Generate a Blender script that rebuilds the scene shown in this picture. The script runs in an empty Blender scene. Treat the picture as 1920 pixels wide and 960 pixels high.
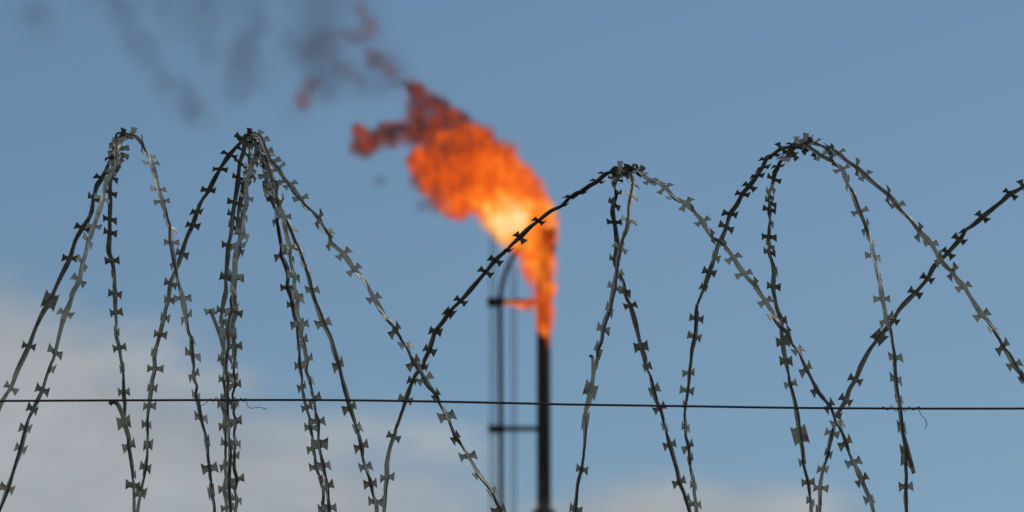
import bpy, bmesh, math, random
from mathutils import Vector, Matrix
import numpy as np

sc = bpy.context.scene
col = sc.collection
R = math.radians

# ------------------------------------------------------------------ camera
PITCH = R(12.0)
HALF = math.tan(R(6.0))                 # half of the horizontal field
CAM = Vector((0, 0, 1.6))
cam = bpy.data.cameras.new('camera')
cam.sensor_width = 36
cam.lens = 18 / HALF
cam.clip_start = 0.05
cam.clip_end = 6000
cam.dof.use_dof = True
cam.dof.focus_distance = 6.35
cam.dof.aperture_fstop = 15.5
camo = bpy.data.objects.new('camera', cam)
col.objects.link(camo)
camo.location = CAM
camo.rotation_euler = (math.pi / 2 + PITCH, 0, 0)
sc.camera = camo

# ------------------------------------------------------------------ sky
SUN_EL, SUN_AZ = 44.0, 42.0            # degrees; azimuth clockwise from the view direction
w = bpy.data.worlds.new('World')
sc.world = w
w.use_nodes = True
nt = w.node_tree
nt.nodes.clear()
def N(nt, t, **k):
    n = nt.nodes.new(t)
    for a, b in k.items():
        setattr(n, a, b)
    return n
def M(nt, op, a, b=None, c=None, clamp=False):
    n = nt.nodes.new('ShaderNodeMath'); n.operation = op; n.use_clamp = clamp
    for i, v in enumerate((a, b, c)):
        if v is None: continue
        if isinstance(v, (int, float)): n.inputs[i].default_value = v
        else: nt.links.new(v, n.inputs[i])
    return n.outputs[0]
def SS(nt, v, lo, hi, a=0.0, b=1.0):
    n = nt.nodes.new('ShaderNodeMapRange'); n.interpolation_type = 'SMOOTHSTEP'
    nt.links.new(v, n.inputs[0])
    for i, x in enumerate((lo, hi, a, b)): n.inputs[i + 1].default_value = x
    return n.outputs[0]
sky = N(nt, 'ShaderNodeTexSky', sky_type='NISHITA', sun_disc=False)
sky.sun_elevation = R(SUN_EL); sky.sun_rotation = R(SUN_AZ)
sky.air_density = 1.0; sky.dust_density = 0.6; sky.ozone_density = 1.4; sky.altitude = 100
bg = N(nt, 'ShaderNodeBackground'); bg.inputs[1].default_value = 0.085
out = N(nt, 'ShaderNodeOutputWorld')
tc = N(nt, 'ShaderNodeTexCoord')
sep = N(nt, 'ShaderNodeSeparateXYZ'); nt.links.new(tc.outputs['Generated'], sep.inputs[0])
az = M(nt, 'ARCTAN2', sep.outputs[0], sep.outputs[1])
el = M(nt, 'ARCSINE', sep.outputs[2])
noi = N(nt, 'ShaderNodeTexNoise'); noi.inputs['Scale'].default_value = 34
noi.inputs['Detail'].default_value = 5; noi.inputs['Roughness'].default_value = .45
mp = N(nt, 'ShaderNodeMapping'); mp.inputs['Scale'].default_value = (1, 1, 2.2); mp.inputs['Location'].default_value = (.3, .1, .7)
nt.links.new(tc.outputs['Generated'], mp.inputs[0]); nt.links.new(mp.outputs[0], noi.inputs[0])
nn = M(nt, 'MULTIPLY', M(nt, 'SUBTRACT', noi.outputs[0], .5), .042)
l1 = M(nt, 'MULTIPLY_ADD', az, -.43, .166)                       # sloping top of the left cloud bank
c1 = SS(nt, M(nt, 'ADD', M(nt, 'SUBTRACT', l1, el), nn), -.006, .022)
dx = M(nt, 'SUBTRACT', az, .033)
l2 = M(nt, 'MULTIPLY_ADD', M(nt, 'MULTIPLY', dx, dx), -4.0, .1650)
c2 = SS(nt, M(nt, 'ADD', M(nt, 'SUBTRACT', l2, el), M(nt, 'MULTIPLY', nn, .35)), -.004, .008)
c3 = SS(nt, el, .150, .09)
# unseen broken cloud overhead and behind the camera, added to neutralise steel reflections
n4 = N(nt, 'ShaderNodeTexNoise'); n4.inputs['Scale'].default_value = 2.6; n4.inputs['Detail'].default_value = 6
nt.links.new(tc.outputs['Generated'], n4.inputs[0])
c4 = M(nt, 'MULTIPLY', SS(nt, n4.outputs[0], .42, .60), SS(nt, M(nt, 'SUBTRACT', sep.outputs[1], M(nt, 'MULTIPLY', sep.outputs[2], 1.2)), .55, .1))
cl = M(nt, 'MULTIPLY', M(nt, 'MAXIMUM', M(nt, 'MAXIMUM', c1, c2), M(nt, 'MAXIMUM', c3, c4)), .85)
mix = N(nt, 'ShaderNodeMix', data_type='RGBA')
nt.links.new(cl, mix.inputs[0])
tint = N(nt, 'ShaderNodeMix', data_type='RGBA', blend_type='MULTIPLY'); tint.inputs[0].default_value = 1
nt.links.new(sky.outputs[0], tint.inputs[6]); tint.inputs[7].default_value = (.54, .65, .70, 1)
nt.links.new(tint.outputs[2], mix.inputs[6])
cb = M(nt, 'MULTIPLY_ADD', noi.outputs[0], .7, .68)               # thicker and thinner cloud
ccol = N(nt, 'ShaderNodeVectorMath', operation='SCALE'); ccol.inputs[0].default_value = (4.4, 4.6, 4.75)
nt.links.new(cb, ccol.inputs['Scale']); nt.links.new(ccol.outputs[0], mix.inputs[7])
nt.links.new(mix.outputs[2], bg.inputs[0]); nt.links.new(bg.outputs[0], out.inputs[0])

# ------------------------------------------------------------------ sun
sl = bpy.data.lights.new('sun', 'SUN'); sl.energy = 0.6; sl.angle = R(10); sl.color = (1, .95, .87)
so = bpy.data.objects.new('sun', sl); col.objects.link(so)
d = Vector((math.sin(R(SUN_AZ)) * math.cos(R(SUN_EL)), math.cos(R(SUN_AZ)) * math.cos(R(SUN_EL)), math.sin(R(SUN_EL))))
so.rotation_euler = (-d).to_track_quat('-Z', 'Y').to_euler()
so.location = (20, 0, 40)

sc.view_settings.view_transform = 'Standard'
sc.view_settings.look = 'None'
sc.view_settings.gamma = 1
sc.view_settings.use_curve_mapping = False
sc.view_settings.exposure = 0.0
sc.cycles.use_denoising = True
sc.cycles.volume_step_rate = 0.12
sc.cycles.volume_max_steps = 256
sc.cycles.max_bounces = 6
sc.cycles.transparent_max_bounces = 16

# ------------------------------------------------------------------ helpers
FW = Vector((0, math.cos(PITCH), math.sin(PITCH)))
UP = Vector((0, -math.sin(PITCH), math.cos(PITCH)))
def at(px, py, Y):
    """where a sight line through the photograph crosses the upright plane Y metres off"""
    dv = FW + Vector((1, 0, 0)) * ((px - 960) / 960 * HALF) + UP * ((480 - py) / 960 * HALF)
    return CAM + dv * (Y / dv.y)
def tag(o, label=None, cat=None, group=None, kind=None):
    if label: o['label'] = label
    if cat: o['category'] = cat
    if group: o['group'] = group
    if kind: o['kind'] = kind
    return o
def mesh_obj(name, verts, faces, mat, parent=None, smooth=False, loc=None):
    """verts in world space; stored relative to loc (or to the parent's origin)"""
    base = loc if loc is not None else (parent.matrix_world_t if False else (Vector(parent['_o']) if parent is not None and '_o' in parent else Vector((0, 0, 0))))
    me = bpy.data.meshes.new(name)
    me.from_pydata([tuple(Vector(v) - base) for v in verts], [], faces)
    me.materials.append(mat)
    if smooth:
        for p in me.polygons: p.use_smooth = True
    me.update()
    o = bpy.data.objects.new(name, me); col.objects.link(o)
    if parent is not None:
        o.parent = parent
        if loc is not None: o.location = base - Vector(parent['_o'])
    else:
        o.location = base
    return o
def empty(name, loc):
    o = bpy.data.objects.new(name, None); col.objects.link(o)
    o.location = loc; o.empty_display_size = .1
    o['_o'] = tuple(loc)
    return o
def tube(pts, rad, seg=8, closed=False):
    """round bar along world points; rad a number or a list"""
    V, F = [], []
    n = len(pts)
    up = None
    for i, p in enumerate(pts):
        if closed: t = pts[(i + 1) % n] - pts[(i - 1) % n]
        else: t = pts[min(i + 1, n - 1)] - pts[max(i - 1, 0)]
        t.normalize()
        if up is None:
            up = Vector((0, 0, 1)) if abs(t.z) < .9 else Vector((1, 0, 0))
        up = (up - t * up.dot(t)).normalized()
        s = t.cross(up)
        r = rad[i] if isinstance(rad, (list, tuple)) else rad
        for k in range(seg):
            a = 2 * math.pi * k / seg
            V.append(p + (up * math.cos(a) + s * math.sin(a)) * r)
    m = n if closed else n - 1
    for i in range(m):
        for k in range(seg):
            a, b = i * seg + k, i * seg + (k + 1) % seg
            c, e = ((i + 1) % n) * seg + (k + 1) % seg, ((i + 1) % n) * seg + k
            F.append((a, b, c, e))
    if not closed:
        F.append(tuple(reversed(range(seg))))
        F.append(tuple(range((n - 1) * seg, n * seg)))
    return V, F
def merge(parts):
    V, F = [], []
    for v, f in parts:
        o = len(V); V += list(v); F += [tuple(i + o for i in q) for q in f]
    return V, F
def box(x0, x1, y0, y1, z0, z1):
    V = [Vector(p) for p in ((x0, y0, z0), (x1, y0, z0), (x1, y1, z0), (x0, y1, z0), (x0, y0, z1), (x1, y0, z1), (x1, y1, z1), (x0, y1, z1))]
    return V, [(0, 3, 2, 1), (4, 5, 6, 7), (0, 1, 5, 4), (1, 2, 6, 5), (2, 3, 7, 6), (3, 0, 4, 7)]
def catmull(P, step):
    """P rows of equal length; returns samples with the parameter (index) of each"""
    P = np.array(P, float); out = []; par = []
    n = len(P)
    for i in range(n - 1):
        p0 = P[max(i - 1, 0)]; p1 = P[i]; p2 = P[i + 1]; p3 = P[min(i + 2, n - 1)]
        L = np.hypot(*(p2 - p1)[:2]); k = max(1, int(round(L / step)))
        for j in range(k):
            t = j / k
            # centripetal-ish: plain Catmull with damped tangents
            m1 = (p2 - p0) * .5; m2 = (p3 - p1) * .5
            l1 = np.hypot(*m1[:2]); l2 = np.hypot(*m2[:2])
            if l1 > L: m1 = m1 * (L / l1)
            if l2 > L: m2 = m2 * (L / l2)
            h = (2*t**3 - 3*t**2 + 1) * p1 + (t**3 - 2*t**2 + t) * m1 + (-2*t**3 + 3*t**2) * p2 + (t**3 - t**2) * m2
            out.append(h); par.append(i + t)
    out.append(P[-1]); par.append(n - 1)
    return np.array(out), np.array(par)

# ------------------------------------------------------------------ materials
def principled(name, base, metal=0, rough=.5):
    m = bpy.data.materials.new(name); m.use_nodes = True
    b = m.node_tree.nodes['Principled BSDF']
    b.inputs['Base Color'].default_value = (*base, 1)
    b.inputs['Metallic'].default_value = metal
    b.inputs['Roughness'].default_value = rough
    return m, m.node_tree, b
def mottled(name, c1, c2, scale, metal, r1, r2, bump=0.0, detail=5, spots=None):
    m, nt, b = principled(name, c1, metal, r1)
    t = N(nt, 'ShaderNodeTexCoord')
    n = N(nt, 'ShaderNodeTexNoise'); n.inputs['Scale'].default_value = scale; n.inputs['Detail'].default_value = detail
    nt.links.new(t.outputs['Object'], n.inputs[0])
    cr = N(nt, 'ShaderNodeValToRGB')
    cr.color_ramp.elements[0].position = .35; cr.color_ramp.elements[0].color = (*c1, 1)
    cr.color_ramp.elements[1].position = .65; cr.color_ramp.elements[1].color = (*c2, 1)
    nt.links.new(n.outputs[0], cr.inputs[0])
    c = cr.outputs[0]
    if spots:
        n2 = N(nt, 'ShaderNodeTexNoise'); n2.inputs['Scale'].default_value = scale * .37; n2.inputs['Detail'].default_value = 6
        mp = N(nt, 'ShaderNodeMapping'); mp.inputs['Location'].default_value = (3, 7, 1)
        nt.links.new(t.outputs['Object'], mp.inputs[0]); nt.links.new(mp.outputs[0], n2.inputs[0])
        f = SS(nt, n2.outputs[0], .58, .72)
        mx = N(nt, 'ShaderNodeMix', data_type='RGBA'); nt.links.new(f, mx.inputs[0])
        nt.links.new(c, mx.inputs[6]); mx.inputs[7].default_value = (*spots, 1); c = mx.outputs[2]
        nt.links.new(M(nt, 'MULTIPLY_ADD', f, -metal * .8, metal), b.inputs['Metallic'])
    nt.links.new(c, b.inputs['Base Color'])
    nt.links.new(SS(nt, n.outputs[0], .3, .7, r1, r2), b.inputs['Roughness'])
    if bump:
        bp = N(nt, 'ShaderNodeBump'); bp.inputs['Strength'].default_value = bump; bp.inputs['Distance'].default_value = .002
        nt.links.new(n.outputs[0], bp.inputs['Height']); nt.links.new(bp.outputs[0], b.inputs['Normal'])
    return m
GALV = mottled('galvanised_steel', (.29, .30, .255), (.46, .47, .395), 110, .80, .50, .66, .15, spots=(.17, .13, .10))
CORE = mottled('core_wire_steel', (.075, .072, .07), (.13, .125, .12), 240, .6, .45, .6, .2, spots=(.09, .045, .025))
LINE = mottled('line_wire_steel', (.05, .046, .045), (.10, .085, .075), 120, .5, .4, .6, .2, spots=(.10, .05, .03))
TIE = mottled('tie_wire_steel', (.05, .05, .055), (.09, .09, .09), 90, .5, .4, .6)
GROUND = mottled('dry_grass', (.034, .037, .028), (.062, .060, .048), .35, 0, .9, 1.0, detail=8)
PIPE = mottled('dark_pipe', (.035, .033, .035), (.06, .05, .045), 1.5, .2, .6, .8, .2)

# stack: black soot above, weathered ochre paint below
m, t_, b_ = principled('stack_steel', (.05, .05, .05), .1, .7)
g = N(t_, 'ShaderNodeNewGeometry'); sp = N(t_, 'ShaderNodeSeparateXYZ'); t_.links.new(g.outputs['Position'], sp.inputs[0])
n1 = N(t_, 'ShaderNodeTexNoise'); n1.inputs['Scale'].default_value = 1.3; n1.inputs['Detail'].default_value = 6
t_.links.new(g.outputs['Position'], n1.inputs[0])
zz = M(t_, 'ADD', sp.outputs[2], M(t_, 'MULTIPLY', M(t_, 'SUBTRACT', n1.outputs[0], .5), 3.0))
STACK_SOOT = (at(1018, 850, 150).z, m, t_, b_, zz)
mx = N(t_, 'ShaderNodeMix', data_type='RGBA')
t_.links.new(SS(t_, zz, STACK_SOOT[0] - 2.6, STACK_SOOT[0] - .6), mx.inputs[0])
mx.inputs[6].default_value = (.30, .21, .14, 1); mx.inputs[7].default_value = (.012, .011, .012, 1)
t_.links.new(mx.outputs[2], b_.inputs['Base Color'])
STACK = m

# ------------------------------------------------------------------ ground
bm = bmesh.new()
bmesh.ops.create_grid(bm, x_segments=60, y_segments=60, size=3000)
rg = random.Random(2)
for v in bm.verts:
    dd = v.co.length
    v.co.z = (rg.random() - .5) * min(1.0, dd / 1500) * 3 if dd > 400 else 0
me = bpy.data.meshes.new('ground'); bm.to_mesh(me); bm.free(); me.materials.append(GROUND)
go = bpy.data.objects.new('ground', me); col.objects.link(go); tag(go, kind='structure')

# ------------------------------------------------------------------ flare stack
YS = 150.0
PX = at(961, 480, YS).x - at(960, 480, YS).x          # metres per photo pixel at the stack
sx = at(1019.5, 700, YS).x
z_tip = at(1019, 432, YS).z
rad = 13.2 * PX
stack = empty('flare_stack', (sx, YS, 0))
tag(stack, 'tall sooty black gas flare stack with a side riser pipe, burning at its top', 'flare stack')
def ring_stack(prof, seg=32, cx=sx, cy=YS):
    V, F = [], []
    for z, r in prof:
        for k in range(seg):
            a = 2 * math.pi * k / seg
            V.append(Vector((cx + r * math.cos(a), cy + r * math.sin(a), z)))
    for i in range(len(prof) - 1):
        for k in range(seg):
            F.append((i * seg + k, i * seg + (k + 1) % seg, (i + 1) * seg + (k + 1) % seg, (i + 1) * seg + k))
    F.append(tuple(reversed(range(seg)))); F.append(tuple(range((len(prof) - 1) * seg, len(prof) * seg)))
    return V, F
zf = at(1019, 957, YS).z
mesh_obj('stack_pipe', *ring_stack([(0, rad * 1.5), (zf - 6, rad * 1.5), (zf - .5, rad * 1.02), (z_tip - 1.0, rad)]), STACK, stack, True)
mesh_obj('burner_tip', *merge([ring_stack([(z_tip - 1.0, rad * 1.06), (z_tip - .12, rad * 1.06), (z_tip - .1, rad * 1.18), (z_tip, rad * 1.18)])]), STACK, stack)
mesh_obj('flange', *ring_stack([(zf - .42, rad * 1.1), (zf - .4, rad * 1.75), (zf - .05, rad * 1.75), (zf + .06, rad * 1.1)]), PIPE, stack)
# pilot nozzles on the rim
for k, (ax_, zz_) in enumerate(((.9, 0), (.75, -.5))):
    p = Vector((sx + rad * 1.25, YS - .05 + k * .1, z_tip + zz_))
    mesh_obj('pilot_nozzle', *tube([p - Vector((0, 0, .34)), p - Vector((0, 0, .1)), p + Vector((.02, 0, .05))], [.04, .09, .11], 10), PIPE, stack, True)
# riser pipe, bending over to the tip
rp = [(940.5, 1400), (940, 960), (939.5, 800), (938.5, 640), (938, 575), (940, 545), (945, 520), (953, 498), (963, 480), (975, 466), (992, 456), (1006, 452)]
pts, _ = catmull([(a, b) for a, b in rp], 12)
P3 = [at(a, b, YS) for a, b in pts]; P3 = [Vector((p.x, YS, max(0, p.z))) for p in P3]
P3 = [Vector((P3[0].x, YS, 0))] + P3
mesh_obj('riser_pipe', *tube(P3, 4.6 * PX, 14), PIPE, stack, True)
def zpx(y): return at(960, y, YS).z
def xpx(x): return at(x, 700, YS).x
for (x0, x1, yy, hh) in ((917, 1010, 566, 4.5), (919, 1010, 804, 3.8)):
    z = zpx(yy)
    V1 = box(xpx(x0), xpx(x1), YS - .10, YS + .10, z - hh * PX, z + hh * PX)
    V2 = box(xpx(x0), xpx(x0 + 26), YS - .42, YS - .34, z - hh * PX, z + hh * PX * .8)
    V3 = box(xpx(x0), xpx(x0 + 26), YS + .34, YS + .42, z - hh * PX, z + hh * PX * .8)
    V4 = box(xpx(x0) - .06, xpx(x0), YS - .44, YS + .44, z - hh * PX * .9, z + hh * PX * .9)
    V5 = box(xpx(x0 + 24), xpx(x0 + 28), YS - .34, YS + .34, z - hh * PX * .7, z + hh * PX * .7)
    mesh_obj('bracket_arm', *merge([V1, V2, V3, V4, V5]), PIPE, stack)
for xa, xb, yt, yo in ((919.5, 928.5, 440, -.2), (959, 967.5, 495, .2)):
    parts = []
    for x in (xa, xb):
        parts.append(tube([Vector((xpx(x), YS + yo, 0)), Vector((xpx(x), YS + yo, zpx(700))), Vector((xpx(x), YS + yo, zpx(yt)))], 1.1 * PX, 8))
    z = 1.0
    while z < zpx(yt) - .1:
        parts.append(tube([Vector((xpx(xa), YS + yo, z)), Vector((xpx(xb), YS + yo, z))], .45 * PX, 6)); z += .28
    mesh_obj('ladder', *merge(parts), PIPE, stack, True)

# ------------------------------------------------------------------ fire and smoke
def vol_mat(name):
    m = bpy.data.materials.new(name); m.use_nodes = True
    nt = m.node_tree; nt.nodes.clear()
    o = N(nt, 'ShaderNodeOutputMaterial')
    return m, nt, o
def field(nt, P, blobs):
    """sum of soft balls (x, y, z, r, weight) at the warped object position P"""
    acc = None
    for (x, y, z, r, wt) in blobs:
        v = N(nt, 'ShaderNodeVectorMath', operation='DISTANCE')
        nt.links.new(P, v.inputs[0]); v.inputs[1].default_value = (x, y, z)
        s = SS(nt, v.outputs['Value'], 0.0, r, wt, 0.0)
        acc = s if acc is None else M(nt, 'ADD', acc, s)
    return acc
def noise(nt, P, scale, detail=4, rough=.6, loc=(0, 0, 0), stretch=(1, 1, 1), color=False, dist=0):
    mp = N(nt, 'ShaderNodeMapping'); mp.inputs['Location'].default_value = loc; mp.inputs['Scale'].default_value = stretch
    nt.links.new(P, mp.inputs[0])
    n = N(nt, 'ShaderNodeTexNoise'); n.inputs['Scale'].default_value = scale
    n.inputs['Detail'].default_value = detail; n.inputs['Roughness'].default_value = rough
    n.inputs['Distortion'].default_value = dist
    nt.links.new(mp.outputs[0], n.inputs[0])
    return n.outputs['Color' if color else 0]
def warped(nt, amp, scale, loc=(0, 0, 0)):
    t = N(nt, 'ShaderNodeTexCoord')
    c = noise(nt, t.outputs['Object'], scale, 3, .55, loc, color=True)
    a = N(nt, 'ShaderNodeVectorMath', operation='SUBTRACT'); nt.links.new(c, a.inputs[0]); a.inputs[1].default_value = (.5, .5, .5)
    b = N(nt, 'ShaderNodeVectorMath', operation='SCALE'); nt.links.new(a.outputs[0], b.inputs[0]); b.inputs['Scale'].default_value = amp
    c2 = N(nt, 'ShaderNodeVectorMath', operation='ADD'); nt.links.new(b.outputs[0], c2.inputs[0]); nt.links.new(t.outputs['Object'], c2.inputs[1])
    return t.outputs['Object'], c2.outputs[0]
def blob_hull(name, blobs, mat, parent, origin, grow=1.0, voxel=.12):
    V, F = [], []
    b = bmesh.new()
    for (x, y, z, r, wt) in blobs:
        bmesh.ops.create_icosphere(b, subdivisions=3, radius=r * grow, matrix=Matrix.Translation((x, y, z)))
    me = bpy.data.meshes.new(name); b.to_mesh(me); b.free(); me.materials.append(mat)
    o = bpy.data.objects.new(name, me); col.objects.link(o)
    md = o.modifiers.new('union', 'REMESH'); md.mode = 'VOXEL'; md.voxel_size = voxel
    s = o.modifiers.new('soft', 'SMOOTH'); s.iterations = 4; s.factor = .5
    o.location = origin if parent is None else origin - Vector(parent['_o'])
    if parent is not None: o.parent = parent
    return o
FO = Vector((sx, YS, z_tip))
def loc_blobs(L, depth_s=.35, seed=1):
    rr = random.Random(seed); out = []
    for q in L:
        px, py, r = q[:3]; wt = q[3] if len(q) > 3 else 1
        dy = q[4] if len(q) > 4 else (rr.random() - .5) * r * PX * depth_s * 2
        p = at(px, py, YS) - FO
        out.append((p.x, dy, p.z, r * PX, wt))
    return out
FL = [(1022, 628, 21, 1, -.26), (1021, 604, 27, 1, -.26), (1021, 576, 31, 1, -.24), (1017, 540, 34, 1, -.15), (1008, 505, 44, 1, -.1),
      (1030, 500, 22), (1028, 545, 20, 1, -.1), (1000, 462, 56, 1, -.1), (1028, 440, 30), (965, 432, 58), (940, 410, 50), (1000, 410, 56), (1015, 400, 40),
      (960, 375, 68), (920, 365, 68), (905, 320, 80), (935, 310, 50), (870, 350, 62), (860, 300, 78), (885, 270, 50), (830, 320, 58), (815, 285, 52), (845, 262, 46),
      (950, 568, 13, 1, -.1), (964, 569, 15, 1, -.1), (978, 571, 17, 1, -.1), (992, 573, 20, 1, -.1), (1024, 650, 12, .8, -.24), (990, 356, 44), (972, 325, 40), (945, 290, 42), (905, 258, 36), (800, 335, 44), (826, 358, 44), (862, 378, 44), (785, 300, 36), (1025, 415, 34), (895, 262, 34),
      (812, 382, 18, .6), (870, 392, 34, .8), (790, 300, 34)]
FR = [(862, 226, 34), (835, 215, 34), (812, 195, 34), (785, 178, 34), (768, 162, 24), (825, 240, 34), (798, 240, 34), (765, 245, 36), (735, 250, 32),
      (705, 262, 34), (683, 262, 32), (676, 285, 26), (668, 240, 20), (780, 262, 26), (780, 215, 26, .8)]
FL = [(q[0], q[1], q[2] * 1.08) + tuple(q[3:]) for q in FL]
fb = loc_blobs(FL); FR = [(q[0], q[1], q[2] * 1.18) + tuple(q[3:]) for q in FR]; rb = loc_blobs(FR, seed=5)
m, nt, o_ = vol_mat('flame_fire')
P0, P1 = warped(nt, .75, 1.3)
f = field(nt, P1, fb)
fine = noise(nt, P1, 2.6, 6, .7, (4, 2, 1), (1, 1, 1.0))
dens = SS(nt, M(nt, 'ADD', f, M(nt, 'MULTIPLY', M(nt, 'SUBTRACT', fine, .5), 1.5)), .10, 1.15, 0, 4.6)
hot = at(938, 428, YS) - FO
dh = N(nt, 'ShaderNodeVectorMath', operation='DISTANCE'); nt.links.new(P0, dh.inputs[0]); dh.inputs[1].default_value = (hot.x, -.4, hot.z)
h1 = SS(nt, dh.outputs['Value'], 0.0, 1.6, .36, 0)
# towards the plume's tail the fire is cooler and redder
ax_ = N(nt, 'ShaderNodeVectorMath', operation='DOT_PRODUCT'); nt.links.new(P0, ax_.inputs[0]); ax_.inputs[1].default_value = (-.75, 0, .66)
h2 = SS(nt, ax_.outputs['Value'], .8, 4.8, .66, .31)
n_big = noise(nt, P1, 1.9, 6, .68, (1, 5, 2), (1, 1, 1), dist=.4)
n_str = noise(nt, P0, 1.7, 5, .65, (7, 1, 3), (2.6, 1, .55), dist=.3)
h3 = SS(nt, f, .2, 1.3, -.26, .03)
n_wide = noise(nt, P1, .65, 3, .5, (3, 9, 4))
h3 = M(nt, 'ADD', h3, M(nt, 'MULTIPLY', M(nt, 'SUBTRACT', n_wide, .5), .7))
heat = M(nt, 'ADD', M(nt, 'ADD', h3, M(nt, 'ADD', h1, h2)), M(nt, 'ADD', M(nt, 'MULTIPLY', M(nt, 'SUBTRACT', n_big, .5), 1.3), M(nt, 'MULTIPLY', M(nt, 'SUBTRACT', n_str, .5), .85)), clamp=True)
cr = N(nt, 'ShaderNodeValToRGB'); nt.links.new(heat, cr.inputs[0])
E = cr.color_ramp.elements
E[0].position = 0; E[0].color = (.13, .035, .022, 1)
E[1].position = 1; E[1].color = (1, .86, .46, 1)
for pos, c in ((.25, (.42, .055, .012, 1)), (.42, (.80, .10, .010, 1)), (.58, (1.0, .165, .014, 1)), (.74, (1.0, .32, .03, 1)), (.88, (1, .58, .11, 1))):
    e = E.new(pos); e.color = c
em = N(nt, 'ShaderNodeEmission'); nt.links.new(cr.outputs[0], em.inputs[0]); nt.links.new(M(nt, 'MULTIPLY', dens, 1.05), em.inputs[1])
ab = N(nt, 'ShaderNodeVolumeAbsorption'); ab.inputs[0].default_value = (0, 0, 0, 1); nt.links.new(dens, ab.inputs[1])
ad = N(nt, 'ShaderNodeAddShader'); nt.links.new(em.outputs[0], ad.inputs[0]); nt.links.new(ab.outputs[0], ad.inputs[1]); nt.links.new(ad.outputs[0], o_.inputs['Volume'])
FIRE = m
def ember_mat(name, blobs, lo, hi, dmax, warp=.8, wsc=1.6, col_lo=(.07, .045, .05), col_hi=(.42, .09, .04), nsc=1.3, fthr=.25, cpos=(.42, .64)):
    m, nt, o_ = vol_mat(name)
    P0, P1 = warped(nt, warp, wsc, (9, 3, 5))
    f = field(nt, P1, blobs)
    fine = noise(nt, P1, 2.4, 6, .7, (4, 8, 1))
    dens = SS(nt, M(nt, 'ADD', f, M(nt, 'MULTIPLY', M(nt, 'SUBTRACT', fine, .5), 1.8)), lo, hi, 0, dmax)
    c = noise(nt, P1, nsc, 4, .6, (2, 2, 6))
    cr = N(nt, 'ShaderNodeValToRGB'); nt.links.new(c, cr.inputs[0]); E = cr.color_ramp.elements
    E[0].position = cpos[0]; E[0].color = (*col_lo, 1); E[1].position = cpos[1]; E[1].color = (*col_hi, 1)
    em = N(nt, 'ShaderNodeEmission'); nt.links.new(cr.outputs[0], em.inputs[0]); nt.links.new(dens, em.inputs[1])
    ab = N(nt, 'ShaderNodeVolumeAbsorption'); ab.inputs[0].default_value = (0, 0, 0, 1); nt.links.new(dens, ab.inputs[1])
    ad = N(nt, 'ShaderNodeAddShader'); nt.links.new(em.outputs[0], ad.inputs[0]); nt.links.new(ab.outputs[0], ad.inputs[1]); nt.links.new(ad.outputs[0], o_.inputs['Volume'])
    return m
flame = empty('gas_flame', FO)
tag(flame, 'large orange gas flame blown to the left from the top of the flare stack', 'flame')
blob_hull('flame_body', fb, FIRE, flame, FO, .86)
blob_hull('flame_tail', rb, ember_mat('flame_ember', rb, .04, 1.25, 5.0, warp=1.0, wsc=1.5, col_lo=(.035, .020, .018), col_hi=(.36, .052, .020), nsc=2.0, cpos=(.40, .66)), flame, FO, .9, .10)
WI0 = [[(712, 337, 17)],
      [(577, 160, 22), (570, 180, 22), (566, 200, 16), (590, 152, 14)],
      [(700, 108, 24), (716, 118, 24), (730, 135, 20), (742, 152, 14), (690, 100, 14)],
      [(690, 35, 20), (692, 55, 24), (672, 64, 22), (652, 66, 18), (678, 12, 18)],
      [(640, 128, 22), (662, 122, 18), (676, 148, 20), (655, 140, 16)],
      [(790, 385, 17), (812, 380, 20), (835, 388, 18)]]
WI = [[(a, b, c * 1.4) for a, b, c in L] for L in WI0]
for i, L in enumerate(WI):
    B = loc_blobs(L, seed=20 + i)
    grey = i in (4,)
    mt = ember_mat('flame_wisp_%s' % 'abcdef'[i], B, -.05, 1.3, 1.5 if i not in (4,) else 1.2, .8, 1.6,
                   (.09, .07, .085) if grey else (.07, .045, .05), (.10, .085, .09) if grey else (.24, .065, .05), 1.6)
    blob_hull('flame_wisp', B, mt, flame, FO, .85, .07)

SMK = []
def chain(pts, r, wt):
    for (x, y) in pts: SMK.append((x, y, r, wt))
chain([(225, 10), (245, 55), (268, 95), (295, 130), (322, 165), (350, 195), (368, 212)], 52, .9)
chain([(475, -25), (470, 25), (468, 75), (455, 120), (440, 165)], 58, .95)
chain([(300, -30), (380, -15), (560, -20), (620, 10), (590, 50), (530, 60), (400, 40), (640, -30), (330, 30), (580, 90)], 85, .40)
chain([(560, 110), (610, 90), (650, 100), (500, 140), (385, 100)], 60, .4)
chain([(180, -30), (60, 30)], 80, .5)
chain([(640, 60), (690, 90), (650, 150), (600, 165), (560, 200), (700, 150), (740, 130), (610, 120), (580, 170)], 60, .55)
chain([(690, 20)], 60, .4)
sb = loc_blobs(SMK, seed=9)
m, nt, o_ = vol_mat('soot_smoke')
P0, P1 = warped(nt, 1.5, .7, (2, 1, 8))
f = field(nt, P1, sb)
fine = noise(nt, P1, .8, 6, .62, (4, 8, 1), (1, 1, .8), dist=.3)
dens = SS(nt, M(nt, 'ADD', f, M(nt, 'MULTIPLY', M(nt, 'SUBTRACT', fine, .5), 1.2)), -.1, 1.6, 0, .58)
ab = N(nt, 'ShaderNodeVolumeAbsorption'); ab.inputs[0].default_value = (.26, .06, 0, 1); nt.links.new(dens, ab.inputs[1])
em = N(nt, 'ShaderNodeVolumeScatter'); em.inputs[0].default_value = (.62, .44, .38, 1); nt.links.new(M(nt, 'MULTIPLY', dens, .25), em.inputs[1])
ad = N(nt, 'ShaderNodeAddShader'); nt.links.new(em.outputs[0], ad.inputs[0]); nt.links.new(ab.outputs[0], ad.inputs[1]); nt.links.new(ad.outputs[0], o_.inputs['Volume'])
SO = at(430, 60, YS)
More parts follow.
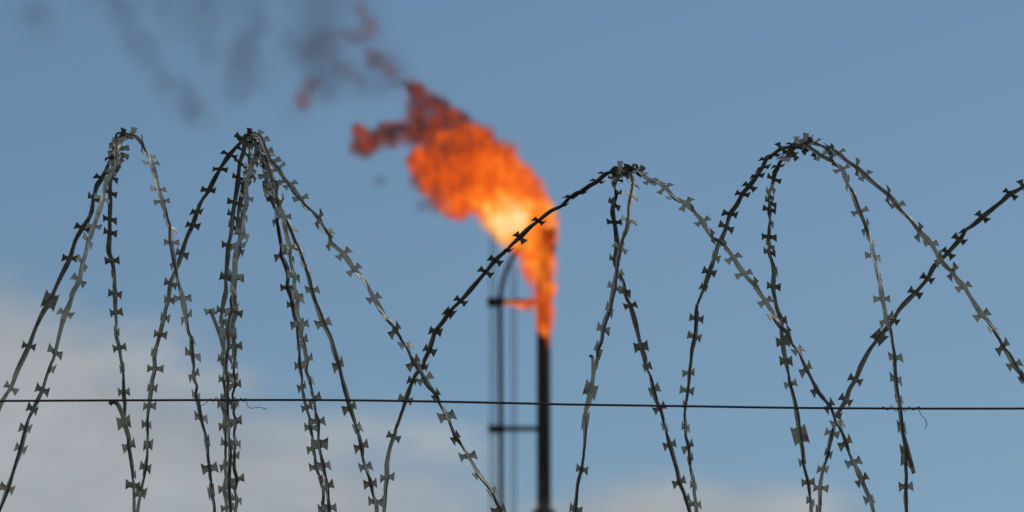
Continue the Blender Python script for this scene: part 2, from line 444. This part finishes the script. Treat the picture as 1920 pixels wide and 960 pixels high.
SBL = [(x + FO.x - SO.x, y, z + FO.z - SO.z, r, w_) for x, y, z, r, w_ in sb]
# object coordinates of the shader are those of the smoke object itself
for n_ in nt.nodes:
    if n_.bl_idname == 'ShaderNodeVectorMath' and n_.operation == 'DISTANCE':
        v = n_.inputs[1].default_value; n_.inputs[1].default_value = (v[0] + FO.x - SO.x, v[1], v[2] + FO.z - SO.z)
smk = blob_hull('smoke', SBL, m, None, SO, .97, .22)
tag(smk, 'thin dark soot smoke drifting to the upper left of the flame', 'smoke', kind='stuff')

# ------------------------------------------------------------------ razor wire
#  x,y            a point the strand passes
#  x,y,w[,tone][,L]  a barb there: seen width w (1 = face on), l / d = catches light or not, L = half length in pixels
S = {}
S['A'] = """231,251 221,262,.5 214,280,.5 209,294,.8 200,315 191,334,1 182,348 176,372,.9 169,405,.35 155,427,.95 141,452 131,484,.95 117,512 104,540
94,564,1,l,17 80,587 66,617 54,649,.95 32,697 20,727,.95,l 2,757 -24,815,.9 -45,870"""
S['B'] = """238,256 226,266,.6,l 219,280,.6,l 218,297,.5 214,313,.7,l 206,329,.5,l 198,347 192,372,1,l 187,390 181,410 176,424,.95,l 166,452,.5,l 160,478 155,493,.7,l
148,525,.95,l 139,545 135,560,.35,l 123,587,1,l 115,612 103,660,1,l 94,693,.45,d 87,710 79,731,.95,d 70,750 62,767,.8,d 49,803,.65,d 39,841,.97,d 31,865 22,892 14,916,.97,d 3,945 -14,990 -40,1060"""
S['C'] = """231,254 222,270 215,300,.6 209,331,.8 206,347 207,362,.85 207,390 206,411,.9 206,436,.95 204,470 210,489,.95 214,517,.3 216,551,.9 217,586,.85 219,605 217,622,.35
224,652,1,d,9 229,690,.2 232,735,1,l 234,757 233,792,.8,d,13 241,820 242,836,1,d,10 247,865 250,892,.25 250,910,1,l,10 251,945 252,990 254,1060"""
S['D'] = """233,250 242,254,.5,l 254,256 267,270,.8,d 275,284 280,291,.6,l 284,306,.9,l 292,335 297,355,.9,l 304,377,.95,l 310,395,.3,d 314,412 320,426,.55,l 321,455,1,l 324,472 327,491,.5,d
331,505 336,532,.2,l 342,559,.97,l 349,594,.85,d 352,620 358,636,.25,l 360,665,1,l 362,685 363,703,.85,d 368,722 366,742,.4,l 372,757 377,783,1,l,9.5 382,807 387,830,.45,d,11 389,855 393,878,1,l,10 394,900
395,922,.55,d,12 400,945 404,990,.8 412,1060"""
S['E'] = """466,250 455,262 443,275 430,290,.95 421,303 412,317,.9 401,337 391,357,1 379,376,.35 369,397,.75 361,422,.95 350,447 341,476,.9 335,495 326,515 320,532,.8 316,562,.75 310,580 308,595,.65
300,627,.97 295,645 289,662,.3 290,691,1 285,712 284,727,.65 281,747 279,761,.8 276,782 276,796,.75,l 276,815 277,834,.6,d,11 275,855 272,876,.9,l,10 269,895 264,924,.7,d,12 260,945 255,990 250,1060"""
S['F'] = """468,253 461,262 457,285,.8 450,306,.9 447,334,.95 445,352 440,380,.95 436,405,.6 435,425,.7 432,445 429,460,.9 427,485 424,520,.95,d,10 424,545 420,565 417,582,.9 416,602,.5 418,625 420,650
416,673,.7 420,695 419,712,.95,l 421,735 416,757,.6 421,777 421,797,.95 422,817 424,832,1,l 422,855 422,872,1 424,895 420,915,.7 424,932 425,952,.8 428,990 430,1060"""
S['G'] = """472,256 480,266 480,278,.6,l 478,294,.8,l 471,315,1,l 466,332,.5,d 462,350 462,370,1,l 461,385 456,402,.5,l 455,420 455,438,.95,l,10 446,460,.85,d 441,480 440,516,1,l 436,535 438,546,.55,l 434,562 436,582,1,d
430,600 427,624,1,l,13 429,645 426,667,.6,l 424,692 428,711,.85,l 427,730 427,752,.95,l 426,777 430,796,.7,d 429,820 431,850,.3 430,870 429,910,.5 431,945 433,990 436,1060"""
S['G2'] = """470,252 470,280 468,305 473,327,.7 458,343,.8 454,365 450,384,.85 447,405 450,425,.5 449,445 449,468,.7 441,495 442,521,.9 439,552 442,586,.9 436,610 437,632 440,649,.9 439,667 440,685,.45,l
438,705,.7 440,722,.9 437,740 440,758,.6,l 439,775 442,790,.9,d,10 440,812 442,831,1,l 440,855,.5 439,880 444,899,.9 442,920 444,936,.9,l 441,955 440,990 442,1060"""
S['H1'] = """478,256 484,270 491,290,.6,l 495,315,.6,d 500,335,.7,l 504,352,.8,l 510,375,.85,d 516,392,.4 519,410,.9,l 524,437 528,462 527,477,.95,l 536,497 540,515 539,539,.95 546,557 548,572,.85,d 552,592 558,607,1,l
557,630 560,652,.25 562,686,1,l 565,707 567,725,.55,d 571,747 575,764,.95,d 580,787 582,802,.95,l 585,822 587,840,.9,d 590,860 593,877,.95,l 600,900,.3 606,927 606,955,1,l,9.5 612,990 620,1060"""
S['H2'] = """480,254 490,272 499,300,.7,l 506,321,1,l 512,340 519,343,.9,l 517,365,.4 526,381,.85,d 527,395 531,406,.95,l 534,425 538,447 542,462,.95,l 544,478,.3 547,500 552,517,.75,l,10 551,537 558,556,.65,l,12 556,576
558,592 565,607,.9,l 564,625 568,640,.5,d 572,660 575,676,.75,d 573,695 580,712,.3,l 583,730 589,749,.9,d 591,775 595,790,.95,l 596,815 598,832,.95,d,11 601,855 606,872,.95,l 608,890 613,912,.8,d 614,932 617,951,.9,l 620,990 626,1060"""
S['I'] = """484,254 492,272,.5 497,292,.5,l 503,325,.6,l 511,352,.4,d 521,382,.4 533,404 544,427,.7,l 552,450 559,466,.35 566,484,.25 572,502,.2 580,522 585,544,.9,l 592,567 599,585 606,606,1,l,10 620,635 627,660 635,684,1,d,11 641,707
646,727 652,747 657,764,1,d,9.5 666,790 671,802,.45,l,10 675,822 678,837,.95,d 682,860 685,875,.65,l 692,892 696,907,.9,d 700,925 704,941,.85,l 706,957 709,995 714,1060"""
S['J'] = """468,249 482,252,.4,l 490,261,.7,l 495,275 502,290,.8,l 508,303 521,315,.95,l 532,333 544,346,.95,l 553,360 564,372,.95,l 579,392,.3 598,411,.97,d 605,425 612,433,.6,l 619,452,.8,d 632,465 644,476,.95,l 654,490 664,505,.95,l
677,517,.3 683,528 690,539 701,559,1,l 712,577 725,597,.2 741,619,.95,d 754,638 762,646,.6,l 770,665 776,680,.95,d 788,695 796,711,.95,l 804,724 818,741,.65,d 826,757 838,780,1,l,10 846,797 855,820,.5,d 865,832
877,855,1,l 887,872 897,890,.35,l 912,907 924,922,.45,l 931,942 936,956,.95,d 950,985 975,1050"""
S['K'] = """1158,314 1148,321,.5 1137,325,.45 1120,339,.8 1105,348 1088,360,.55 1069,369,.5 1054,385,.45 1032,397 1010,414,.9 992,428 975,445,.97 960,459 951,469,.55 929,488,.9 911,510,.95 892,532 877,550 864,564,.95 842,586,.75,d,12
832,602 816,621,.85,d,10 810,640 805,656,.85 795,677 793,688,.75 780,702 774,714,.65 768,730 761,749,.95 752,777 745,800,.2 738,819,.97 732,837 726,867 725,895,1 722,917 722,935,.3 720,957 718,995 715,1060"""
S['L'] = """1160,318 1152,327,.5 1154,337,.95 1151,352,.4 1155,367,.55,l 1151,383,.85,d,10 1149,398 1152,417,.97 1155,440 1157,456 1155,474 1152,487,.8 1156,505 1163,518,.45,l 1169,532 1172,547,.65,d,11 1176,560 1182,573,.95
1190,600 1196,625 1202,650,1,d,12 1209,670 1212,688,.65 1219,707 1225,731,.75,l,10 1231,752 1237,765,.85,d 1244,787 1248,800,.4,l 1252,817 1256,834,1 1264,860 1270,882 1274,904,1 1282,922 1287,937,.45 1292,955 1300,990 1314,1060"""
S['M'] = """1170,317 1181,324,.6,l 1186,335 1187,346,.9,l 1186,357 1184,367,1,l 1180,390 1179,413,.97,l 1174,435 1168,448,.4 1164,465,.97,l 1160,485 1156,505,.3 1154,520 1152,539,1,l 1146,562 1143,581,.45,l,11 1136,600 1131,617,1,l,10
1128,640 1121,656,.5,l,11 1116,685,.45,d,13 1108,731,.9,l,16 1104,752 1099,770 1097,788,.55,d,14 1096,815 1094,852 1091,880,1,l 1086,897 1082,912,.3 1080,935 1078,955,1 1072,995 1064,1060"""
S['N'] = """1168,316 1182,314 1192,314,.5 1201,323,.6 1209,331 1220,338,.7,l 1234,342,.4 1247,352,.97,l 1265,371,.25 1286,382,.95,l 1301,395,.45,d 1309,405 1317,415,.97,l 1326,430 1335,445,.55,d 1348,452 1360,461,.5,d 1375,483,.97,l
1385,500 1395,513,.9,l 1405,525 1416,535,.55,d 1425,550 1435,565,.97,l 1447,585 1452,597,.3,l 1462,611 1477,625,.75,d 1487,645 1497,656,.55,l 1505,675 1512,692,1,d 1522,712 1530,731,.55,d 1545,749 1555,761,.75,d 1565,781
1572,794,.65,l 1580,811 1586,830,.97,d 1594,850 1600,867,.95,l 1610,887 1616,900,.97,d 1626,925 1631,936,.55,l 1636,955 1645,990 1662,1050"""
S['O'] = """1500,265 1490,270,.5 1480,276 1465,278,.85 1448,291,.4 1437,298,.6 1430,314,.6 1419,329,.65 1405,349,.95 1392,364,.9 1381,384 1369,401,.95 1362,426,.95 1354,447 1345,465 1341,481,.65 1330,510,1 1320,539,.65 1312,562
1307,580,.2 1306,597,.95 1305,615 1303,631,.9 1297,657 1295,677 1292,699,.75 1291,715 1289,732,.95 1286,757,.3 1285,780 1286,801,.65,l 1287,820 1291,837,1 1294,860,.25 1297,884 1301,910,.7,l 1302,927 1304,945,.97,l 1308,990 1313,1060"""
S['P'] = """1497,270 1488,279,.6 1481,287,.7 1472,296,.6 1463,302 1459,312,.85 1453,322 1451,336,.95 1448,350,.5 1442,365,.5 1444,380,.7 1443,393,.95 1444,415,.25 1442,444,.97 1443,460,.35 1442,473,.6 1447,490 1452,506,.55,d,11 1450,537,.97
1453,560 1458,582 1466,600,.6,d,10 1465,620 1468,641,.95,d,11 1470,660 1473,677,.7,d,11 1477,700 1482,720,1,l 1489,747 1493,767 1496,787 1499,816,1,l,18 1504,840 1506,865,.45 1511,887 1515,904,.95 1519,927 1521,940,.55,l
1521,957 1523,995 1526,1060"""
S['Q'] = """1500,267 1508,266,.5 1514,274,.9,l 1525,281 1540,292,.8,l 1560,301,.65,d 1570,308 1579,317,.97,l 1585,331 1589,343,.55,d 1596,358,.3 1604,377 1612,397,1,l 1619,414 1624,426,.55,d 1629,440 1632,451,.5,l 1637,480,.85,l 1641,495
1646,515,.3,l 1651,540 1654,560,1,l 1659,580 1662,599,.95,d 1669,620 1673,645 1678,670,.85,l 1678,687 1679,711,1,l,10 1681,733 1684,748,.2 1687,770 1691,801,.55,l,12 1694,822 1698,850,.5,l,17 1697,868,.4 1699,890 1699,912,1 1699,932
1700,955 1702,995 1705,1060"""
S['R'] = """1501,265 1512,263,.7,l 1526,268,.7,l 1540,275 1556,280,.6,d 1571,287,.85,l 1587,301 1607,315,.95,d 1622,329,.97,l 1640,345 1666,366,.95,d 1682,385,.9,l 1700,407,.2 1724,434,.97,d 1745,456,.75,l 1754,470 1761,484,.7,d 1775,500
1786,510,.97,d 1797,527 1807,537,.85,l 1816,552 1826,568 1841,590,1,l 1855,605 1864,619,.2 1872,634 1880,650,.97,d 1891,665 1902,684,.97,l 1916,706,.55,d 1945,760,.9,l 1975,830"""
S['S'] = """1990,318 1970,325,.7 1945,336,.8 1919,350,.95,d,9 1907,357 1894,363,.97 1878,378 1862,391 1842,407,1,d,9.5 1824,423 1810,433,.3 1799,449,.95 1777,474,.97 1764,487 1750,501 1739,522,.95 1716,549,.97 1700,565 1685,582 1675,600,.95
1665,612 1649,632,.97,d,15 1631,655 1614,687 1604,712,.95 1592,733 1586,750,.95 1576,767 1570,780,.45 1560,812,1 1555,835 1553,850,.65,l 1547,865 1543,880,.75 1540,897 1538,915,1 1537,935 1536,952,.45 1533,995 1530,1060"""
S['T'] = """1990,318 2015,330,.7 2040,360,.9 2065,410 2085,470,.9"""
FRONT = {'B', 'D', 'G', 'H2', 'I', 'J', 'M', 'N', 'Q', 'R', 'T'}
Y0, AMP, RPX = 6.4, .33, 560.0
U = .00071                         # metres per photo pixel at the coil
def parse(k):
    rows = []
    for tok in S[k].split():
        a = tok.split(',')
        x, y = float(a[0]), float(a[1])
        wv = tone = None; L = 8.3
        if len(a) > 2:
            wv = float(a[2]); tone = 'l' if k in FRONT else 'd'
            for q in a[3:]:
                if q in 'ld': tone = q
                else: L = float(q)
        rows.append((x, y, wv, tone, L))
    return rows
def depth(y, apex, sign, jit):
    dd = max(0.0, (y - apex)) / RPX
    c = 1 - dd
    s = math.sqrt(max(0, 1 - c * c)) if c > 0 else 1.0
    return Y0 + sign * s * (AMP + jit)
BARBS = {}
def rr0(k): return random.Random(int(k[0] * 31) + k[1]).random()
def barb_mesh(L, var):
    key = (round(L * 2) / 2, var)
    if key in BARBS: return BARBS[key]
    L = key[0] * (1.07 + (rr0(key) - .5) * .12); Lb = max(3.9, L - 5.0); rr = random.Random(int(L * 10) + var * 97)
    def side(s):
        j = lambda a: (rr.random() - .5) * a
        W = 14.0 + j(1.8)
        return [(Lb + 1.0, s * 3.0), (Lb, s * 5.2), (Lb + .1, s * 7.4), (Lb + 1.3, s * 9.8), (L + j(.8), s * (W + .6)), (L * .45, s * (W - 1.0)), (0, s * (W - 1.5)),
                (-L * .45, s * (W - 1.0)), (-L + j(.8), s * (W + .6 + j(.8))), (-Lb - 1.3, s * 9.8), (-Lb - .1, s * 7.4), (-Lb, s * 5.2), (-Lb - 1.0, s * 3.0)]
    up = side(1); dn = side(-1)[::-1]
    ring = up + dn
    b1, b2 = (rr.random() - .4) * .5, (rr.random() - .4) * .5
    def z(u, v):
        a = max(0, abs(v) - 4)
        return (b1 if v > 0 else b2) * a + (rr.random() - .5) * .12 + .02 * u * (1 if v > 0 else -1)
    th = .45
    V = [(u, v, z(u, v)) for u, v in ring]
    n = len(V)
    # each half as a strip of quads: pairs (i, 12-i) of one side
    F = []
    def strip(o, flip):
        for i in range(6):
            a, b_, c, d_ = o + i, o + i + 1, o + 11 - i, o + 12 - i
            q = (a, b_, c, d_) if b_ != c else (a, b_, d_)
            F.append(q)
    strip(0, 0); strip(13, 0)
    F.append((12, 13, 25, 0))
    VV = [Vector((u, v, z_ + th)) * U for u, v, z_ in V] + [Vector((u, v, z_ - th)) * U for u, v, z_ in V]
    FF = list(F) + [tuple(i + n for i in reversed(q)) for q in F]
    for i in range(n):
        j = (i + 1) % n
        FF.append((i, i + n, j + n, j))
    me = bpy.data.meshes.new('barb'); me.from_pydata([tuple(v) for v in VV], [], FF); me.materials.append(GALV)
    bm = bmesh.new(); bm.from_mesh(me); bmesh.ops.recalc_face_normals(bm, faces=bm.faces); bm.to_mesh(me); bm.free()
    me.update(); BARBS[key] = me
    return me
LIGHTDIR = Vector((.35, -.1, 1)).normalized()
def frames(P3, axis_z):
    T, Nn = [], []
    n = len(P3)
    for i, p in enumerate(P3):
        t = (P3[min(i + 1, n - 1)] - P3[max(i - 1, 0)]).normalized()
        rad_ = Vector((0, p.y - Y0, max(p.z - axis_z, .0)))
        if rad_.length < 1e-5: rad_ = Vector((0, 0, 1))
        rad_.normalize()
        nn_ = rad_ - t * rad_.dot(t)
        T.append(t); Nn.append(nn_.normalized())
    # even the normals out along the strand
    for _ in range(3):
        Nn = [((Nn[max(i - 1, 0)] + Nn[i] * 2 + Nn[min(i + 1, n - 1)])).normalized() for i in range(n)]
        Nn = [(nn_ - t * nn_.dot(t)).normalized() for nn_, t in zip(Nn, T)]
    return T, Nn
def tape_mesh(P3, T, Nn, th, halfw, rr):
    V, F = [], []
    prof = [(-1, -.55), (-.55, -.12), (0, .05), (.55, -.12), (1, -.55)]
    n = len(P3)
    for i in range(n):
        a = th[i]; b = T[i].cross(Nn[i])
        nr = Nn[i] * math.cos(a) + b * math.sin(a); br = T[i].cross(nr)
        hw = halfw[i]
        for (v, z) in prof: V.append(P3[i] + br * (v * hw * U) + nr * ((z * 1.5 + .3) * U))
        for (v, z) in reversed(prof): V.append(P3[i] + br * (v * hw * U) + nr * ((z * 1.5 - .5) * U))
    m_ = 10
    for i in range(n - 1):
        for k in range(m_):
            F.append((i * m_ + k, i * m_ + (k + 1) % m_, (i + 1) * m_ + (k + 1) % m_, (i + 1) * m_ + k))
    F.append(tuple(reversed(range(m_)))); F.append(tuple(range((n - 1) * m_, n * m_)))
    return V, F
def razor_loop(left, right, label, seed, clips=()):
    rr = random.Random(seed)
    Lr = parse(left); Rr = parse(right)
    sL, sR = (-1 if left in FRONT else 1), (-1 if right in FRONT else 1)
    apex = min(r[1] for r in Lr + Rr) - 1
    jL, jR = (rr.random() - .5) * .05, (rr.random() - .5) * .05
    rows = [(r, sL, jL) for r in reversed(Lr)] + [(r, sR, jR) for r in Rr]
    if (Lr[0][0] - Rr[0][0]) ** 2 + (Lr[0][1] - Rr[0][1]) ** 2 < 16: rows.pop(len(Lr))
    nL = len(Lr)
    # signed tilt of the strip at every row
    xy = [(q[0][0], q[0][1]) for q in rows]
    pix, par = catmull(xy, 4.0)
    P3 = []
    cutp = nL - .5
    for (x, y), p in zip(pix, par):
        if p < nL - 1: s, j = sL, jL
        elif p > nL: s, j = sR, jR
        else:
            k = p - (nL - 1); s = sL * (1 - k) + sR * k; j = jL * (1 - k) + jR * k
        P3.append(at(x, y, depth(y, apex, s, j)))
    zc = at(960, apex + RPX, Y0).z
    # soften the depth profile a little where the strand turns over
    ys = np.array([p.y for p in P3]); k_ = np.array([1, 2, 3, 4, 3, 2, 1], float); k_ /= k_.sum()
    ysm = np.convolve(np.pad(ys, 3, mode='edge'), k_, 'valid')
    P3 = [at(x, y, yy) for (x, y), yy in zip(pix, ysm)]
    T, Nn = frames(P3, zc)
    keyp, keyt = [], []
    last = 0
    info = []
    for i, (r, s, j) in enumerate(rows):
        if r[2] is None: continue
        idx = int(np.argmin(np.abs(par - i)))
        t, n0 = T[idx], Nn[idx]; b = t.cross(n0)
        v = (CAM - P3[idx]).normalized()
        # face-on direction in this frame
        vp = (v - t * v.dot(t))
        base = math.atan2(vp.dot(b), vp.dot(n0)) if vp.length > 1e-4 else 0
        wv = min(.995, r[2]); th0 = math.acos(wv)
        th0 = max(th0, R(16) if r[4] < 12 else R(6))
        best = None; lim = max(th0, R(46)) if r[4] < 12 else th0
        while th0 < lim:                 # turn on until the face really looks up (l) or down (d)
            zs = []
            for sg in (1, -1):
                a = base + sg * th0
                nv = n0 * math.cos(a) + b * math.sin(a)
                zs.append(nv.z * (1 if nv.dot(v) > 0 else -1))
            if (r[3] == 'l' and max(zs) > .30) or (r[3] == 'd' and min(zs) < -.22): break
            th0 += R(4)
        for sg in (1, -1):
            a = base + sg * th0
            nv = n0 * math.cos(a) + b * math.sin(a)
            sc_ = nv.dot(LIGHTDIR) * (1 if nv.dot(v) > 0 else -1)
            if best is None or (sc_ > best[0]) == (r[3] == 'l'): best = (sc_, a)
        a = best[1]
        # a strip may turn either face; choose the half turn nearest to the one before
        while a - last > math.pi / 2: a -= math.pi
        while a - last < -math.pi / 2: a += math.pi
        last = a
        keyp.append(i); keyt.append(a); info.append((idx, a, r, min(1.3, max(1.0, wv / math.cos(th0) * .94))))
    th = np.interp(par, keyp, keyt)
    wob = np.cumsum(np.array([rr.gauss(0, .05) for _ in par])); wob -= np.interp(par, keyp, [wob[int(np.argmin(np.abs(par - q)))] for q in keyp])
    th = th + wob
    hw = np.array([4.5 + .8 * math.sin(p * 2.1 + seed) for p in par])
    root = empty('razor_wire_loop', at(*[np.mean([q[0] for q in pix]), 1060], Y0))
    tag(root, label, 'razor wire', 'loops of the razor wire coil')
    base = Vector(root['_o'])
    V, F = tape_mesh(P3, T, Nn, th, hw, rr)
    mesh_obj('barbed_tape', V, F, GALV, root)
    # core wire wandering round the strip
    ph0 = rr.random() * 6; C3 = []
    n = len(P3)
    for i in range(n):
        a = th[i]; b = T[i].cross(Nn[i])
        nr = Nn[i] * math.cos(a) + b * math.sin(a); br = T[i].cross(nr)
        s_ = i * .055 + ph0
        lat = 2.0 * math.sin(s_) + 1.0 * math.sin(s_ * 2.3 + 1)
        C3.append(P3[i] + br * (lat * U) + nr * ((2.0 + .3 * math.sin(s_ * 1.3)) * U))
    mesh_obj('core_wire', *tube(C3, 1.65 * U, 8), CORE, root, True)
    for (idx, a, r, ws) in info:
        t, n0 = T[idx], Nn[idx]; b = t.cross(n0)
        a += rr.gauss(0, .04)
        nr = n0 * math.cos(a) + b * math.sin(a); br = t.cross(nr)
        yaw = rr.gauss(0, .10); ws *= rr.uniform(.88, 1.06)
        t2 = t * math.cos(yaw) + br * math.sin(yaw); b2 = nr.cross(t2)
        o = bpy.data.objects.new('barb', barb_mesh(r[4], rr.randrange(5))); col.objects.link(o)
        mt = Matrix(((t2.x, b2.x * ws, nr.x, 0), (t2.y, b2.y * ws, nr.y, 0), (t2.z, b2.z * ws, nr.z, 0), (0, 0, 0, 1)))
        o.parent = root
        o.matrix_local = Matrix.Translation(P3[idx] + nr * (.25 * U) - base) @ mt
    for c in clips:
        (cx, cy, ra, rb_, rot, dy) = c; ra *= .8; rb_ *= .75
        pts = []
        for k in range(26):
            q = 2 * math.pi * k / 26 * 1.0
            dxp = ra * math.cos(q); dyp = rb_ * math.sin(q)
            x = cx + dxp * math.cos(rot) - dyp * math.sin(rot); y = cy + dxp * math.sin(rot) + dyp * math.cos(rot)
            pts.append(at(x, y, Y0 + dy + .006 * math.cos(q)))
        mesh_obj('clip', *tube(pts, 2.3 * U, 8, True), CORE, root, True)
    return root, P3
def loose_end(root, pts, Y, wd=4.2, tip=True, curl=0):
    pix, par = catmull(pts, 3.0)
    P3 = [at(x, y, Y) for x, y in pix]
    T = [(P3[min(i + 1, len(P3) - 1)] - P3[max(i - 1, 0)]).normalized() for i in range(len(P3))]
    Nn = []
    for p, t in zip(P3, T):
        v = (CAM - p).normalized(); Nn.append((v - t * v.dot(t)).normalized())
    th = [R(35 + curl * i / len(P3)) for i in range(len(P3))]
    V, F = tape_mesh(P3, T, Nn, th, [wd] * len(P3), None)
    o = mesh_obj('loose_end', V, F, GALV, root)
    return o

loops = {}
spec = [
 ('A', 'D', 'wide razor wire loop of the far left peak, dark left side and lighter right side', ((226, 256, 11, 9, .3, -.02),)),
 ('C', 'B', 'narrow razor wire loop with both ends hanging left under the far left peak', ((222, 268, 7, 6, 0, -.05),)),
 ('E', 'J', 'widest razor wire loop of the second peak, its right side ending beside the stack', ((468, 259, 15, 10, .1, -.03),)),
 ('F', 'I', 'razor wire loop of the second peak, its right strand parting from the bundle midway down', ((478, 266, 9, 6, .5, -.06),)),
 ('G', 'H1', 'light-faced razor wire loop with a broad plate in the bundle under the second peak', ((490, 290, 9, 7, .2, -.1),)),
 ('G2', 'H2', 'innermost dark razor wire loop twined in both bundles under the second peak', ()),
 ('K', 'N', 'wide razor wire loop crossing in front of the flame and running down to the right', ((1154, 319, 7.5, 8, 0, -.03), (1190, 314, 5.5, 8, .2, -.05))),
 ('M', 'L', 'narrow razor wire loop crossing itself just right of the flare stack', ((1178, 322, 8, 6, .2, -.05),)),
 ('O', 'R', 'wide razor wire loop of the rightmost peak, sloping out of the frame at right', ((1495, 271, 11, 7, -.3, -.03),)),
 ('P', 'Q', 'narrower razor wire loop hanging steeply inside the rightmost peak', ((1507, 274, 10, 8, 0, -.05),)),
 ('S', 'T', 'razor wire loop rising to the right edge of the frame with a long square plate', ()),
]
for i, (a, b, lab, cl_) in enumerate(spec):
    loops[a], _ = razor_loop(a, b, lab, 11 + i * 7, cl_)
loose_end(loops['C'], [(206, 759), (211, 754), (219, 757), (226, 770), (231, 785), (237, 805), (241, 822)], Y0 - .30, 4.6)
loose_end(loops['F'], [(394, 580), (399, 594), (406, 612), (413, 632), (419, 656)], Y0 - .28, 4.0)
loose_end(loops['M'], [(1105, 668), (1110, 669), (1111, 684), (1111, 705), (1109, 730)], Y0 - .31, 3.2)
loose_end(loops['Q'] if 'Q' in loops else loops['P'], [(1692, 812), (1700, 838), (1708, 868), (1713, 888)], Y0 - .33, 4.2)

# the tip of the loose end beside the left bundle carries a spread barb
o = bpy.data.objects.new('barb', barb_mesh(7, 1)); col.objects.link(o); o.parent = loops['F']
p = at(394, 584, Y0 - .28); t = (at(394, 580, Y0) - at(401, 600, Y0)).normalized(); v = (CAM - p).normalized(); n_ = (v - t * v.dot(t)).normalized(); b_ = t.cross(n_)
n2 = n_ * math.cos(R(62)) + b_ * math.sin(R(62)); b2 = n2.cross(t)
o.matrix_local = Matrix.Translation(p - Vector(loops['F']['_o'])) @ Matrix(((t.x, b2.x, n2.x, 0), (t.y, b2.y, n2.y, 0), (t.z, b2.z, n2.z, 0), (0, 0, 0, 1)))

# the crowded barbs where the strands turn over and are clipped together
def place_barb(root, x, y, ang, wv, Y, L=5.5):
    p = at(x, y, Y); e = at(x + math.cos(R(ang)), y + math.sin(R(ang)), Y)
    t = (e - p).normalized(); v = (CAM - p).normalized(); n_ = (v - t * v.dot(t)).normalized(); b_ = t.cross(n_)
    a = math.acos(min(1, wv)) * (1 if int(x * 7 + y) % 2 else -1)
    n2 = n_ * math.cos(a) + b_ * math.sin(a); b2 = n2.cross(t)
    o = bpy.data.objects.new('barb', barb_mesh(L, int(x) % 5)); col.objects.link(o); o.parent = root
    o.matrix_local = Matrix.Translation(p - Vector(root['_o'])) @ Matrix(((t.x, b2.x, n2.x, 0), (t.y, b2.y, n2.y, 0), (t.z, b2.z, n2.z, 0), (0, 0, 0, 1)))
for key, L in (('C', [(231, 250, 20, .5), (248, 250, 15, .6), (222, 263, 100, .6), (228, 278, 80, .8), (213, 284, 80, .8), (222, 305, 60, .8), (219, 318, 45, .7)]),
               ('A', [(217, 272, 90, .7), (231, 291, 100, .8), (214, 303, 95, .6), (206, 322, 110, .7)]),
               ('G', [(468, 247, 10, .6), (484, 252, 30, .6), (476, 270, 40, .7), (479, 298, 85, .6), (486, 303, 60, .7), (463, 322, 80, .6)]),
               ('F', [(449, 259, 130, .8), (460, 270, 110, .7)]), ('E', [(492, 264, 60, .9), (498, 284, 70, .8), (513, 303, 60, .8)]),
               ('G2', [(498, 330, 75, .8), (506, 350, 80, .9), (513, 345, 70, .8), (502, 362, 80, .6)]),
               ('K', [(1163, 315, 0, .7), (1150, 322, 160, .5), (1174, 315, 10, .6), (1201, 322, 35, .7)]), ('M', [(1160, 331, 80, .7), (1172, 326, 120, .7), (1182, 317, 20, .4)]),
               ('O', [(1508, 264, 15, .9), (1517, 266, 20, .6), (1494, 264, 0, .5), (1482, 282, 155, .8), (1557, 278, 60, .5)]),
               ('P', [(1487, 289, 140, .9), (1473, 298, 120, .7), (1513, 280, 50, .8), (1528, 287, 30, .6)])):
    for i, (x, y, a, wv) in enumerate(L):
        place_barb(loops[key], x, y, a, wv, Y0 - .03 - .006 * i)

# ------------------------------------------------------------------ straight line wire and its ties
YW = Y0 - .352
LW = [(-700, 756), (-300, 753.5), (0, 751.8), (240, 750.6), (430, 750), (620, 750.2), (800, 752.6), (1000, 756.8), (1060, 758.3), (1300, 761.8), (1480, 764.6), (1690, 766), (1840, 766.2), (1920, 766), (2200, 765), (2600, 763)]
pix, _ = catmull(LW, 30)
wire_pts = [at(x, y, YW) for x, y in pix]
V, F = tube(wire_pts, 2.05 * U, 10)
fw = mesh_obj('line_wire', V, F, LINE, None, True, loc=at(960, 755, YW))
tag(fw, 'taut straight dark wire stretched across the whole frame in front of the coil', 'wire')
def wy(x): return float(np.interp(x, [q[0] for q in LW], [q[1] for q in LW]))
def tie(label, head, x0, x1, turns, tail, big):
    pts = [at(x, y, YW - .004) for x, y in head]
    n = int(turns * 14)
    for k in range(n + 1):
        a = 2 * math.pi * k / 14 + math.pi / 2; x = x0 + (x1 - x0) * k / n
        rr_ = 2.9
        if any(abs(x - q) < 9 for q in big): rr_ = 5.5
        pts.append(at(x, wy(x) - rr_ * math.sin(a), YW + rr_ * U * math.cos(a) + (.009 if rr_ > 4 and math.cos(a) > 0 else 0)))
    pts += [at(x, y, YW - .004) for x, y in tail]
    # smooth
    arr = np.array([tuple(p) for p in pts]); sm, _ = catmull(arr, .001)
    V, F = tube([Vector(p) for p in sm], .62 * U, 6)
    o = mesh_obj('tie_wire', V, F, TIE, None, True, loc=Vector(pts[len(pts) // 2]))
    tag(o, label, 'tie wire', 'thin wires binding the coil to the line wire')
    return o
tie('thin tie wire with a wavy end sticking out right of the left bundle', [(375, 761), (381, 759), (387, 755), (391, 750)], 394, 458, 5.5,
    [(460, 746), (462, 750), (463, 757), (466, 763), (472, 765.5), (480, 764), (488, 763.5), (494, 765.5), (501, 767.5)], (412, 428, 442))
tie('thin tie wire with a hooked end dangling near the right edge', [(1646, 765), (1652, 764.5)], 1656, 1722, 4.1,
    [(1724, 762), (1723.6, 768), (1725, 774), (1729, 780), (1734, 785), (1737, 791), (1737.5, 797), (1735, 803)], (1676, 1690))

for o in list(col.objects):
    if '_o' in o: del o['_o']
